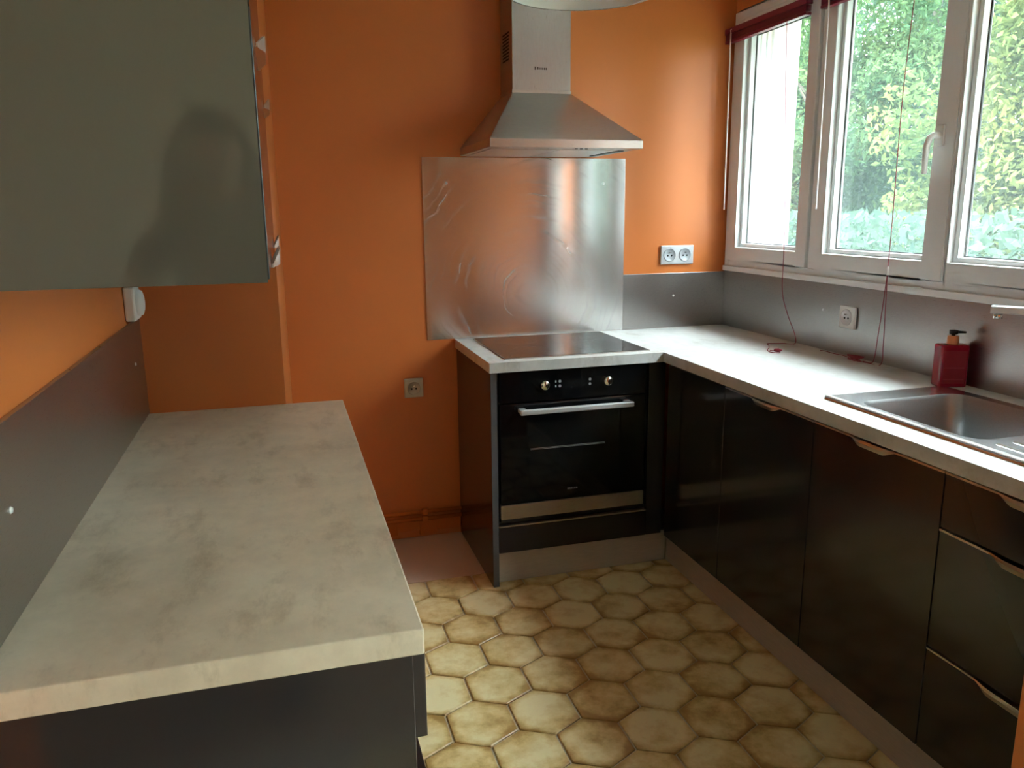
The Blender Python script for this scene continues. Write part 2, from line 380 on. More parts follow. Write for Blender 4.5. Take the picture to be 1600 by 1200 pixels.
# ------------------------------------------------------------------ window
win = struct_empty('window_1', 'white plastic four-casement window above the sink')
fr = MB(); FX0, FX1 = -.012, .085
fr.box(FX0, FX1, WY0, WY0 - .036, WZ0, WZ1); fr.box(FX0, FX1, WY1 + .036, WY1, WZ0, WZ1)
fr.box(FX0, FX1, WY0 - .036, WY1 + .036, WZ0, WZ0 + .045); fr.box(FX0, FX1, WY0 - .036, WY1 + .036, WZ1 - .04, WZ1)
fr.box(FX0 + .004, FX1, -.628, -.650, WZ0 + .045, WZ1 - .04); fr.box(FX0 + .004, FX1, -1.935, -1.957, WZ0 + .045, WZ1 - .04)
fr.build('window_frame', 'pvc', win, bevel=.003)
B(-.022, -.012, WY0, WY1, WZ0 - .004, WZ0 + .020).build('inner_trim', 'pvc', win, bevel=.003)
def sash(y0, y1, gy0, gy1, gz0, gz1, handle=None):
    z0, z1 = WZ0 + .047, WZ1 - .042; s = MB(); a, b = -.022, .058
    s.box(a, b, y0, gy0, z0, z1); s.box(a, b, gy1, y1, z0, z1); s.box(a, b, gy0, gy1, z0, gz0); s.box(a, b, gy0, gy1, gz1, z1)
    o = s.build('casement', 'pvc', win, bevel=.004)
    bd = MB(); w = .016                                                      # glazing bead set back from the casement face
    bd.box(.004, .030, gy0, gy0 - w, gz0, gz1); bd.box(.004, .030, gy1 + w, gy1, gz0, gz1); bd.box(.004, .030, gy0 - w, gy1 + w, gz0, gz0 + w); bd.box(.004, .030, gy0 - w, gy1 + w, gz1 - w, gz1)
    bd.build('glazing_bead', 'pvc', o, bevel=.002)
    se = MB(); w2 = w + .004
    se.box(.030, .034, gy0, gy0 - w2, gz0, gz1); se.box(.030, .034, gy1 + w2, gy1, gz0, gz1); se.box(.030, .034, gy0 - w2, gy1 + w2, gz0, gz0 + w2); se.box(.030, .034, gy0 - w2, gy1 + w2, gz1 - w2, gz1)
    se.build('seal', 'seal', o)
    B(.034, .038, gy0 - .002, gy1 + .002, gz0 + .002, gz1 - .002).build('pane', 'glass', o)
    if handle:
        hy, hz = handle; h = MB()
        h.prism([(hy - .014, hz - .032), (hy + .014, hz - .032), (hy + .014, hz + .032), (hy - .014, hz + .032)], -.031, -.022, 'X')
        h.tube([(-.03, hy, hz), (-.052, hy, hz), (-.062, hy + .004, hz - .006), (-.066, hy + .010, hz - .03), (-.066, hy + .012, hz - .075), (-.064, hy + .012, hz - .115)], [.010, .010, .0105, .010, .009, .008], 12)
        h.build('handle', 'white_plastic', o, bevel=.002)
    return o
sash(-.049, -.626, -.108, -.566, 1.268, 2.19)
sash(-.652, -1.322, -.726, -1.239, 1.268, 2.19, handle=(-1.268, 1.655))
sash(-1.3235, -1.933, -1.336, -1.850, 1.268, 2.19)
sash(-1.959, -2.533, -2.02, -2.475, 1.268, 2.19)
h = MB()                                                                      # latch hook on the white outside reveal
h.tube([(.262, WY0 - .014, 1.585), (.258, WY0 - .038, 1.585), (.235, WY0 - .044, 1.580), (.215, WY0 - .044, 1.555), (.208, WY0 - .042, 1.515)], .006, 8)
h.cyl((.262, WY0 - .0082, 1.585), (.262, WY0 - .016, 1.585), .012)
tag(h.build('shutter_latch', 'silver_plastic'), 'small grey curved shutter latch on the white outside reveal', 'latch')

# unseen hall window behind the camera, invented to light the near cabinet ends
w2 = struct_empty('window_added', 'white hall window added behind the camera for light')
f2 = MB(); y0, y1, z0, z1 = -3.05, -5.2, .45, WZ1
f2.box(0, .08, y0, y0 - .07, z0, z1); f2.box(0, .08, y1 + .07, y1, z0, z1); f2.box(0, .08, y0 - .07, y1 + .07, z0, z0 + .07); f2.box(0, .08, y0 - .07, y1 + .07, z1 - .07, z1); f2.box(0, .08, (y0 + y1) / 2 - .05, (y0 + y1) / 2 + .05, z0 + .07, z1 - .07)
f2.build('window_frame', 'pvc', w2); B(.04, .044, y0 - .07, y1 + .07, z0 + .07, z1 - .07).build('pane', 'glass', w2)

# ------------------------------------------------------------------ blinds
def blind(y0, y1, cordy, lab, cord_pts, strands):
    t = thing('venetian_blind', lab, 'blind', 'raised red venetian blinds')
    B(-.058, -.028, y0, y1, 2.190, 2.214).build('headrail', 'blind_red', t, bevel=.002)
    for k in range(9): B(-.055, -.031, y0 - .004, y1 + .004, 2.1655 + k * .0026, 2.1671 + k * .0026).build('slat', 'blind_red', t)
    B(-.056, -.030, y0 - .003, y1 + .003, 2.152, 2.164).build('bottom_rail', 'blind_red', t, bevel=.002)
    MB().cyl((-.064, y0 - .062, 2.19), (-.060, y0 - .064, 1.435), .0032, seg=10).build('tilt_wand', 'wand', t)
    MB().tube([(-.060, y0 - .062, 2.205), (-.066, y0 - .062, 2.200), (-.064, y0 - .062, 2.188)], .0022, 6).build('wand_hook', 'wand', t)
    c = MB().tube(cord_pts, .0016, 6)
    for s in strands: c.tube(s, .0015, 6)
    c.build('pull_cord', 'cord_red', t)
    return t
def smooth(pts, k=5):
    P = [Vector(q) for q in pts]; out = []
    for i in range(len(P) - 1):
        a, b, c, d = P[max(i - 1, 0)], P[i], P[i + 1], P[min(i + 2, len(P) - 1)]
        for j in range(k):
            t = j / k; out.append(0.5 * ((2 * b) + (c - a) * t + (2 * a - 5 * b + 4 * c - d) * t * t + (3 * b - a - 3 * c + d) * t ** 3))
    return out + [P[-1]]
ZT = ZC + .0025
b1 = blind(-.004, -.585, -.44, 'dark red venetian blind drawn up over the narrow casement by the corner',
      smooth([(-.050, -.455, 2.155), (-.050, -.470, 1.95), (-.045, -.505, 1.5), (-.042, -.517, 1.27), (-.042, -.522, 1.11), (-.036, -.555, 1.02), (-.024, -.600, .935), (-.030, -.612, ZT), (-.07, -.590, ZT), (-.115, -.575, ZT), (-.135, -.575, ZT), (-.150, -.610, ZT), (-.185, -.665, ZT)]),
      [smooth([(-.185, -.665, ZT), (-.215, -.700, ZT), (-.235, -.745, ZT), (-.215, -.775, ZT), (-.195, -.745, ZT), (-.215, -.715, ZT)])])
pull = MB().lathe([(.0005, 0), (.006, .003), (.0075, .018), (.003, .030), (.0005, .031)], (0, 0, 0), 12).build('cord_pull', 'cord_red', b1)
pull.matrix_local = Matrix.Translation((-.215, -.74, ZC + .0078)) @ Matrix.Rotation(math.radians(90), 4, 'Y') @ Matrix.Rotation(.5, 4, 'X')
pile = []
for k in range(40):
    a = k * 1.13; pile.append((-.042 + .020 * math.cos(a) * (1 - k / 90), -.985 + .036 * math.sin(a * 1.1), ZT + .0004 * k))
b2 = blind(-.665, -1.30, -1.11, 'dark red venetian blind drawn up over the wide casement with the long cord',
      smooth([(-.050, -1.135, 2.155), (-.045, -1.112, 1.80), (-.042, -1.112, 1.40), (-.042, -1.111, 1.235)]),
      [smooth([(-.042, -1.111, 1.225), (-.040, -1.100, 1.10), (-.036, -1.085, 1.0), (-.028, -1.070, .93), (-.026, -1.055, ZT), (-.034, -1.02, ZT)]),
       smooth([(-.042, -1.111, 1.225), (-.040, -1.115, 1.08), (-.034, -1.112, .98), (-.026, -1.10, ZT + .002), (-.040, -1.05, ZT), (-.05, -1.01, ZT)]),
       pile, smooth([(-.035, -.95, ZT), (-.022, -.90, ZT), (-.030, -.85, ZT), (-.026, -.80, ZT), (-.035, -.78, ZT)])])
MB().lathe([(.0005, 0), (.004, .002), (.005, .020), (.002, .030), (.0005, .031)], (-.042, -1.111, 1.212), 12).build('cord_joiner', 'wand', b2)

# ------------------------------------------------------------------ worktops
XR = -0.614; YH = -0.606; XL = -1.315
SX0, SX1, SY0, SY1 = -.529, -.095, -1.449, -2.36          # sink outline
wt = MB(); e = .012
wt.box(XL, XR, -.001, YH, ZC - T, ZC); wt.box(XR, -.001, -.001, SY0 - e, ZC - T, ZC)
wt.box(XR, SX0 + e, SY0 - e, SY1 + e, ZC - T, ZC); wt.box(SX1 - e, -.001, SY0 - e, SY1 + e, ZC - T, ZC); wt.box(XR, -.001, SY1 + e, PY + .001, ZC - T, ZC)
tag(wt.build('worktop', 'worktop'), 'pale concrete-look corner worktop carrying the hob and sink under the window', 'worktop')
LX1, LY1 = -1.872, -2.411
tag(B(XW + .001, LX1, YB - .001, LY1, ZC - T, ZC).build('worktop', 'worktop_left', bevel=.0025), 'empty greyish-beige concrete-look worktop along the left wall', 'worktop')

# ------------------------------------------------------------------ wall panels behind the worktops
def screws(o, pts, nrm):
    for P in pts:
        P = Vector(P); n_ = Vector(nrm); MB().cyl(P, P + n_ * .0025, .0055, .004, 12).build('screw', 'screw', o)
sp = tag(B(-1.436, -.524, -.0008, -.0055, ZC + .001, 1.660).build('steel_splashback', 'splash_steel', bevel=.0008), 'tall brushed stainless steel splashback between the hob and hood', 'splashback')
screws(sp, [(-1.334, -.0055, 1.556), (-.628, -.0055, 1.553)], (0, -1, 0))
up = tag(B(-.5235, -.006, -.0008, -.0055, ZC + .001, 1.150).build('upstand_panel', 'upstand', bevel=.0008), 'low grey metal upstand panel below the double socket in the corner', 'upstand')
screws(up, [(-.269, -.0055, 1.044)], (0, -1, 0))
up = tag(B(-.0008, -.0055, -.002, PY + .001, ZC + .001, 1.1545).build('upstand_panel', 'upstand', bevel=.0008), 'long grey metal upstand panel below the window', 'upstand')
screws(up, [(-.0055, -.742, 1.051), (-.0055, -1.95, 1.05)], (-1, 0, 0))
up = tag(B(XW + .0008, XW + .010, YB - .002, LY1, ZC + .001, 1.165).build('upstand_panel', 'upstand', bevel=.001), 'grey metal upstand panel on the wall along the empty left worktop', 'upstand')
screws(up, [(XW + .010, -1.150, 1.060), (XW + .010, -2.192, 1.045)], (1, 0, 0))

# ------------------------------------------------------------------ kitchen units
DF = -0.594            # door face plane of the right-hand run
DB = 0.135             # bottom of doors, top of the plinth
DT = ZC - T - .012
def lip_handle(parent, yc, zt, ln=.175, full=None, mat='alu', depth=.015, x=None, sgn=-1):
    """aluminium profile along the top edge of a front (facing -X), swelling into a curved grip lip in the middle"""
    x = DF if x is None else x; m = MB(); n_ = 24
    y0, y1 = full
    pts = []
    for k in range(n_ + 1):
        u = k / n_; y = yc + ln / 2 - ln * u
        s = min(1, u / .28, (1 - u) / .28); s = s * s * (3 - 2 * s); pts.append((y, s))
    vs_ = []; 
    for y, s in pts:
        d = .0016 + depth * s * .55; hgt = .0022 + depth * s
        vs_ += [(x + .004, y, zt + .0018), (x + sgn * d, y, zt + .0018), (x + sgn * (d + .0015), y, zt - hgt * .35), (x + sgn * d * .8, y, zt - hgt), (x + sgn * (d * .8 - .0014), y, zt - hgt), (x + sgn * (d - .001), y, zt - hgt * .35), (x + sgn * (d - .001), y, zt + .0004), (x + .004, y, zt + .0004)]
    q = 8; fs = [(i * q + k, i * q + (k + 1) % q, (i + 1) * q + (k + 1) % q, (i + 1) * q + k) for i in range(n_) for k in range(q)] + [tuple(range(q)), tuple(n_ * q + k for k in range(q))]
    m.add(vs_, fs)
    m.box(x + .012, x + sgn * .0016, y0, y1, zt + .0004, zt + .0018); m.box(x + sgn * .0003, x + sgn * .0016, y0, y1, zt - .0035, zt + .0004)
    return m.build('handle', mat, parent, label='curved metal lip handle')
def front(parent, name, y0, y1, z0, z1, handle=True, hy=None):
    o = B(DF, DF + .018, y0 - .0015, y1 + .0015, z0, z1).build(name, 'front', parent, bevel=.0012)
    if handle: lip_handle(o, (y0 + y1) / 2 if hy is None else hy, z1, full=(y0 - .0015, y1 + .0015))
    return o
def carcass(parent, y0, y1, x1=-.02):
    m = MB(); t_ = .016; x0 = DF + .020; top = ZC - T - .001
    m.box(x0, x1, y0, y0 - t_, DB, top); m.box(x0, x1, y1 + t_, y1, DB, top); m.box(x0, x1, y0 - t_, y1 + t_, DB, DB + t_); m.box(x1 - .006, x1, y0 - t_, y1 + t_, DB + t_, top)
    m.box(x0, x0 + .06, y0 - t_, y1 + t_, top - t_, top)
    return m.build('carcass', 'carcass', parent)
c1 = thing('base_cabinet', 'dark glossy corner base cabinet with two doors next to the oven', 'cabinet', 'dark base cabinets under the window')
carcass(c1, -.612, -1.508)
front(c1, 'door', -.612, -1.030, DB + .003, DT, handle=False); front(c1, 'door', -1.030, -1.509, DB + .003, DT)
c2 = thing('base_cabinet', 'dark glossy base cabinet with one wide door below the sink', 'cabinet', 'dark base cabinets under the window')
carcass(c2, -1.5095, -1.981); front(c2, 'door', -1.509, -1.982, DB + .003, DT)
c3 = thing('base_cabinet', 'dark glossy base cabinet with three drawers beside the orange wall end', 'cabinet', 'dark base cabinets under the window')
carcass(c3, -1.983, -2.43)
for z0, z1 in ((.714, DT), (.412, .708), (DB + .003, .406)): front(c3, 'drawer', -1.982, -2.43, z0, z1)
tag(B(DF + .002, DF + .018, -2.432, PY + .002, DB + .003, DT).build('filler_panel', 'front', bevel=.001), 'narrow dark glossy filler strip between the drawers and orange wall end', 'panel')
tag(B(-.552, -.536, -.556, PY + .002, .0005, DB - .001).build('plinth', 'plinth', bevel=.001), 'long grey-brown plinth board below the window-side cabinets', 'plinth')
tag(B(-1.2835, -.553, -.538, -.554, .0005, DB - .001).build('plinth', 'plinth', bevel=.001), 'short grey-brown plinth board below the oven', 'plinth')

# oven housing
oc = thing('oven_cabinet', 'dark oven housing with tall side panel standing beside orange wall', 'cabinet')
B(-1.308, -1.2845, -.002, -.590, .0005, ZC - T - .001).build('side_panel', 'front', oc, bevel=.001)
B(-1.3078, -1.2847, -.5902, -.5925, .001, ZC - T - .002).build('edge_band', 'edge_grey', oc)
B(-.664, DF - .0005, -.572, -.588, DB + .003, ZC - T - .004).build('corner_post', 'front', oc, bevel=.001)
B(-1.2825, -.666, -.572, -.590, DB + .003, .243).build('drawer_front', 'front', oc, bevel=.001)
B(-1.2825, -.666, -.571, -.592, .2445, .2500).build('trim_rail', 'alu', oc)
m = MB(); m.box(-1.2825, -.666, -.02, -.56, .246, .258); m.box(-.664, -.648, -.02, -.57, DB, ZC - T - .004); m.build('carcass', 'carcass', oc)
# oven
ov = thing('oven', 'black glass built-in oven with two round knobs and silver bar handle', 'oven')
OX0, OX1, OY = -1.2735, -.6790, -.590
B(OX0 + .015, OX1 - .015, -.06, -.566, .262, .845).build('body', 'carcass', ov)
cp = B(OX0, OX1, -.566, OY, .7365, .8545).build('control_panel', 'black_glass', ov, bevel=.002)
for kx, kz in ((-1.098, .797), (-.842, .797)):
    kb = MB().lathe([(.0005, 0), (.017, 0), (.0185, .003), (.0175, .014), (.0150, .0165), (.0005, .017)], (0, 0, 0), 28).build('knob', 'chrome', cp)
    kb.matrix_local = Matrix.Translation((kx, OY + .0005, kz)) @ Matrix.Rotation(math.radians(90), 4, 'X')
    B(-.0012, .0012, .004, .016, .0168, .0176).build('pointer', 'print_dark', kb)
for bx in (-1.036, -.914):
    for bz in (.807, .789): MB().cyl((bx, OY + .0002, bz), (bx, OY - .0015, bz), .0055, .005, 16).build('button', 'print_grey', cp)
for bz in (.807, .789): B(-1.0545, -1.0505, OY + .0001, OY - .0004, bz - .004, bz + .004).build('symbol', 'print_grey', cp)
B(-1.015, -.935, OY + .0001, OY - .0005, .782, .813).build('display', 'oven_window', cp)
dr = B(OX0, OX1, -.568, OY - .002, .3345, .7315).build('door', 'black_glass', ov, bevel=.002)
fw_ = MB(); wx0, wx1, wz0, wz1 = -1.160, -.790, .420, .656
B(wx0, wx1, OY - .0018, OY - .0026, wz0, wz1).build('viewing_window', 'oven_window', dr)
for k, z in enumerate((.548, .552)): MB().cyl((wx0 + .005, OY - .0027, z), (wx1 - .06, OY - .0027, z), .0010, seg=8).build('rack_wire', 'print_grey', dr)
hb = MB(); hb.box(-1.206, -.748, -.622, -.640, .6965, .7165); hb.box(-1.204, -1.176, -.5915, -.624, .698, .715); hb.box(-.778, -.750, -.5915, -.624, .698, .715)
hb.build('handle', 'alu_light' if 'alu_light' in M else 'silver_plastic', dr, bevel=.004, label='silver bar handle')
for k, (a, w) in enumerate(((0, .0055), (.0075, .0045), (.0140, .0055), (.0210, .0045), (.0275, .0060), (.0355, .0055))):   # maker's word, too small to read
    B(-1.004 + a, -1.004 + a + w, OY - .0019, OY - .0026, .3735, .3795).build('lettering', 'print_grey', dr)
B(OX0, OX1, -.568, OY - .003, .2760, .3325).build('steel_strip', 'steel_h', ov, bevel=.001)
B(OX0 + .002, OX1 - .002, -.566, OY - .001, .2655, .2745).build('vent_strip', 'black_plastic', ov)

# hob
hob = thing('ceramic_hob', 'black glass ceramic hob with thin steel edge set in the corner worktop', 'hob')
B(-1.240, -.652, -.042, -.556, ZC + .0004, ZC + .0050).build('glass_top', 'ceramic', hob, bevel=.0012)
eg = MB(); eg.box(-1.2425, -1.2402, -.0405, -.5575, ZC + .0003, ZC + .0042); eg.box(-.6518, -.6495, -.0405, -.5575, ZC + .0003, ZC + .0042); eg.box(-1.2402, -.6518, -.5562, -.5582, ZC + .0003, ZC + .0042); eg.box(-1.2402, -.6518, -.0400, -.0418, ZC + .0003, ZC + .0042)
eg.build('edge_trim', 'alu', hob)
for x, y, r in ((-1.09, -.17, .09), (-.80, -.17, .072), (-1.09, -.40, .072), (-.80, -.40, .105)):
    MB().lathe([(r, ZC + .00505), (r, ZC + .0053), (r + .0015, ZC + .0053), (r + .0015, ZC + .00505)], (x, y, 0), 48).build('cooking_zone', 'oven_window', hob)
# hood
hd = thing('cooker_hood', 'brushed steel pyramid chimney cooker hood hanging above the hob', 'cooker hood')
HX0, HX1, HYF, HZ = -1.272, -.672, -.498, 1.665
CX0, CX1, CYF, CZ = -1.093, -.848, -.178, 1.900
lp = MB(); lp.box(HX0, HX1, -.0065, HYF, HZ, HZ + .030); lp.build('lip', 'steel_h', hd, bevel=.0015)
can = MB()
bo = [(HX0, -.0065, HZ + .030), (HX0, HYF, HZ + .030), (HX1, HYF, HZ + .030), (HX1, -.0065, HZ + .030)]
to = [(CX0, -.0065, CZ), (CX0, CYF, CZ), (CX1, CYF, CZ), (CX1, -.0065, CZ)]
can.add(bo + to, [(0, 1, 5, 4), (1, 2, 6, 5), (2, 3, 7, 6), (3, 0, 4, 7), (4, 5, 6, 7), (3, 2, 1, 0)])
can.build('canopy', 'steel_h', hd, bevel=.0015)
B(CX0 - .002, CX1 + .002, -.0065, CYF - .002, CZ - .003, CZ + .010).build('collar', 'steel_h', hd, bevel=.001)
ch = B(CX0, CX1, -.0065, CYF, CZ + .010, CEIL - .001).build('chimney', 'steel_v', hd, bevel=.002)
for k in range(9):
    z = 2.028 + k * .0125
    B(CX0 - .0008, CX0 + .001, -.045, -.135, z, z + .006).build('vent_slot', 'dark_slot', ch)
B(-1.000, -.9945, CYF - .0001, CYF - .0008, 1.9865, 1.9985).build('emblem', 'print_dark', ch)
for k, w in enumerate((.0055, .0045, .005, .005, .005, .0045)): B(-.990 + k * .0072, -.990 + k * .0072 + w, CYF - .0001, CYF - .0007, 1.9875, 1.9955 + (.002 if k in (0,) else 0)).build('lettering', 'print_dark', ch)
uf = MB(); uf.box(HX0 + .02, -.985, -.03, HYF + .075, HZ - .003, HZ - .0005); uf.build('grease_filter', 'alu', hd); B(-.980, HX1 - .075, -.03, HYF + .075, HZ - .003, HZ - .0005).build('grease_filter', 'alu', hd)
B(HX1 - .060, HX1 - .035, -.10, HYF + .10, HZ - .0035, HZ - .0003).build('lamp_strip', 'black_plastic', hd)
for x in (-.93, -.91, -.89): MB().cyl((x, HYF + .03, HZ - .002), (x, HYF + .03, HZ + .001), .006, seg=12).build('button', 'black_plastic', hd)

# left base cabinet
lc = thing('base_cabinet', 'dark glossy base cabinet with plain end panel below the empty left worktop', 'cabinet')
B(XW + .002, -1.887, LY1 + .028, LY1 + .010, .0005, ZC - T - .001).build('end_panel', 'front', lc, bevel=.001)
m = MB(); m.box(XW + .002, -1.890, YB - .003, LY1 + .029, .10, ZC - T - .001); m.box(XW + .002, -1.95, YB - .003, LY1 + .029, .0005, .10); m.build('carcass', 'carcass', lc)
n3 = 3; w3 = (LY1 + .012 - (YB - .004)) / n3
for k in range(n3):
    ya, yb = YB - .004 + w3 * k, YB - .004 + w3 * (k + 1)
    B(-1.889, -1.870, ya - .0015, yb + .0015, .724, ZC - T - .006).build('drawer', 'front', lc, bevel=.0012)
    B(-1.889, -1.870, ya - .0015, yb + .0015, .103, .652).build('door', 'front', lc, bevel=.0012)

# upper cabinet on the left wall
uc = thing('wall_cabinet', 'grey wall cabinet with satin side panel hanging above the left worktop', 'wall cabinet')
UZ0, UZ1 = 1.362, 1.98; UX = -2.034
B(XW + .001, UX - .004, LY1 + .002, LY1 + .020, UZ0, UZ1).build('side_panel', 'grey_panel', uc)
B(XW + .001, UX - .022, LY1 + .021, YB - .002, UZ0 + .006, UZ1).build('carcass', 'carcass', uc)
wdt = (LY1 + .021 - (YB - .004)) / 2
for k in range(2):
    ya, yb = YB - .004 + wdt * k, YB - .004 + wdt * (k + 1)
    for z0, z1 in ((UZ0 + .002, 1.664), (1.668, UZ1)):
        d = B(UX - .020, UX - .002, ya - .0015, yb + .0015, z0, z1).build('flap_door', 'front', uc, bevel=.001)
        hh = MB(); yc = (ya + yb) / 2; pts = []
        for i in range(17):
            u = i / 16; s = min(1, u / .3, (1 - u) / .3); s = s * s * (3 - 2 * s); pts.append((yc + .10 - .20 * u, s))
        vs_ = []
        for y, s in pts: vs_ += [(UX - .004, y, z0 - .0016), (UX + .0012 + .010 * s, y, z0 - .0016 + .002 * s), (UX + .0012 + .011 * s, y, z0 + .004 + .020 * s), (UX - .0008 + .010 * s, y, z0 + .004 + .020 * s), (UX - .0008 + .009 * s, y, z0 - .0004 + .002 * s), (UX - .004, y, z0 - .0004)]
        hh.add(vs_, [(i * 6 + q, i * 6 + (q + 1) % 6, (i + 1) * 6 + (q + 1) % 6, (i + 1) * 6 + q) for i in range(16) for q in range(6)] + [tuple(range(6)), tuple(96 + q for q in range(6))])
        hh.build('handle', 'alu', d, label='curved metal lip handle')

# ------------------------------------------------------------------ sink, tap, soap
sk = thing('kitchen_sink', 'stainless steel inset sink with square bowl and ribbed drainer', 'sink')
def rrect(x0, x1, y0, y1, r, n_=6):
    out = []
    for cx, cy, a0 in ((x1 - r, y1 - r, 0), (x0 + r, y1 - r, 90), (x0 + r, y0 + r, 180), (x1 - r, y0 + r, 270)):
        for k in range(n_ + 1):
            a = math.radians(a0 + 90 * k / n_); out.append((cx + r * math.cos(a), cy + r * math.sin(a)))
    return out
bx0, bx1, by0, by1 = -.478, -.135, -1.945, -1.545      # bowl opening
zr = ZC + .006
prof = [(0, zr - .010, .045), (.012, zr - .10, .05), (.022, zr - .150, .055), (.045, zr - .168, .06), (.10, zr - .172, .05)]
rings = [[(a, b, zr) for a, b in rrect(bx0 - .006, bx1 + .006, by0 - .006, by1 + .006, .050)]]
for ins, z, r in prof: rings.append([(a, b, z) for a, b in rrect(bx0 + ins, bx1 - ins, by0 + ins, by1 - ins, r)])
q = len(rings[0]); bm_ = MB(); bm_.add([v for rg in rings for v in rg], [(i * q + k, i * q + (k + 1) % q, (i + 1) * q + (k + 1) % q, (i + 1) * q + k) for i in range(len(rings) - 1) for k in range(q)] + [tuple((len(rings) - 1) * q + k for k in range(q))], True)
bowl = bm_.build('bowl', 'bowl_steel', sk)
MB().lathe([(.0005, zr - .1712), (.030, zr - .1708), (.038, zr - .168), (.042, zr - .1715)], ((bx0 + bx1) / 2, (by0 + by1) / 2, 0), 24).build('drain', 'chrome', bowl)
# rim plate: outer rounded rectangle with the bowl cut out, built as a bridged ring plus the drainer field
outer = rrect(SX0, SX1, SY1, SY0, .018); inner = rrect(bx0 - .006, bx1 + .006, by0 - .006, by1 + .006, .050)
rm = bmesh.new()
def loop(poly, z): return [rm.verts.new((a, b, z)) for a, b in poly]
o1 = loop(outer, zr); i1 = loop(inner, zr); o2 = loop([(a, b) for a, b in rrect(SX0 - .002, SX1 + .002, SY1 - .002, SY0 + .002, .02)], ZC + .0006)
ed = []
for L in (o1, i1):
    for k in range(len(L)): ed.append(rm.edges.new((L[k], L[(k + 1) % len(L)])))
bmesh.ops.triangle_fill(rm, use_beauty=True, edges=ed)
for k in range(len(o1)): rm.faces.new((o1[k], o1[(k + 1) % len(o1)], o2[(k + 1) % len(o1)], o2[k]))
bmesh.ops.recalc_face_normals(rm, faces=rm.faces)
me = bpy.data.meshes.new('rim'); rm.to_mesh(me); rm.free(); me.materials.append(M['sink_steel'])
ro = bpy.data.objects.new('rim', me); col.objects.link(ro); ro.parent = sk
for k in range(7):
    x = -.455 + k * .050
    MB().prism([(x - .009, zr), (x - .004, zr + .0035), (x + .004, zr + .0035), (x + .009, zr)], -1.985, -2.31, 'Y').build('drainer_rib', 'sink_steel', sk, bevel=.001)
rl = MB(); rl.box(SX0 + .004, SX0 + .020, SY0 - .006, SY1 + .006, zr, zr + .0045); rl.build('raised_edge', 'steel_h', sk, bevel=.0015)
tp = thing('kitchen_tap', 'chrome kitchen mixer tap with flat horizontal spout above the sink', 'tap')
sdir = Vector((.62, -.785, 0)).normalized(); e0 = Vector((-.205, -1.690, 1.172)); e1 = e0 + sdir * .165
def obox(mb, a, b, w, z0, z1):
    a, b = Vector(a), Vector(b); d = (b - a).normalized(); s = Vector((-d.y, d.x, 0)) * w / 2
    vs_ = [a - s, b - s, b + s, a + s]; mb.add([(p_.x, p_.y, z) for z in (z0, z1) for p_ in vs_], [(0, 3, 2, 1), (4, 5, 6, 7), (0, 1, 5, 4), (1, 2, 6, 5), (2, 3, 7, 6), (3, 0, 4, 7)]); return mb
obox(MB(), e0, e1, .032, 1.160, 1.180).build('spout', 'silver_plastic', tp, bevel=.003)
MB().cyl(e0 + sdir * .018 + Vector((0, 0, -.011)), e0 + sdir * .018 + Vector((0, 0, -.026)), .012, seg=20).build('aerator', 'chrome', tp)
pc = e1 - sdir * .018
MB().cyl((pc.x, pc.y, zr + .0002), (pc.x, pc.y, 1.182), .020, seg=24).build('column', 'chrome', tp)
MB().cyl((pc.x, pc.y, zr + .0001), (pc.x, pc.y, zr + .008), .027, .025, 24).build('base', 'chrome', tp)
obox(MB(), (pc.x, pc.y, 0), (pc.x - .02, pc.y - .10, 0), .014, 1.186, 1.194).build('lever', 'chrome', tp, bevel=.002)
sp_ = thing('soap_dispenser', 'red rectangular soap dispenser with copper collar and black pump beside sink', 'soap dispenser')
sp_.location = (-.062, -1.435, ZC + .0006); sp_.rotation_euler = (0, 0, math.radians(71))
def rbox(x, y, z0, z1, r):
    p_ = rrect(-x / 2, x / 2, -y / 2, y / 2, r, 4); return MB().prism(p_, z0, z1)
bt = rbox(.052, .086, 0, .130, .008).build('bottle', 'soap', sp_, bevel=.004)
B(-.0261, -.0264, -.034, .034, .012, .114).build('label_print', 'label_red', bt); B(-.0264, -.0267, -.030, .030, .060, .062).build('label_print', 'label_line', bt); B(-.0264, -.0267, -.030, .030, .024, .0255).build('label_print', 'label_line', bt)
MB().lathe([(.0005, .130), (.0165, .130), (.0170, .133), (.0165, .154), (.0150, .157), (.0005, .157)], seg=28).build('collar', 'copper', sp_)
pu = MB(); pu.cyl((0, 0, .157), (0, 0, .163), .006); pu.lathe([(.0005, .162), (.012, .162), (.0128, .166), (.0125, .174), (.0005, .1755)], seg=24)
pu.cyl((0, -.006, .169), (0, -.036, .167), .0048, .0036, 12); pu.build('pump', 'pump_black', sp_)

# ------------------------------------------------------------------ sockets
def socket(name, lab, loc, axis, w, hgt, n_, plate, well, depth=.012):
    t = thing(name, lab, 'socket')
    t.location = loc; t.rotation_euler = (0, 0, 0 if axis == 'Y' else -math.pi / 2)      # local front faces -Y
    B(-w / 2, w / 2, -.0006, -depth, -hgt / 2, hgt / 2).build('plate', plate, t, bevel=.003)
    for k in range(n_):
        cx = 0 if n_ == 1 else (k - .5) * w / 2 * .94
        r = min(hgt, w / n_) * .33
        MB().lathe([(r + .0035, -depth - .0002), (r + .003, -depth - .0028), (r, -depth - .0030), (r - .002, -depth - .0006), (.0005, -depth - .0006)], (cx, 0, 0), 28, 'Y').build('well', well, t)
        for sx in (-.0095, .0095): MB().cyl((cx + sx, -depth - .0005, -.003), (cx + sx, -depth - .0014, -.003), .0042, seg=12).build('pin_hole', 'hole', t)
        MB().cyl((cx, -depth - .0005, .011), (cx, -depth - .009, .011), .0026, seg=10).build('earth_pin', 'chrome', t)
    return t
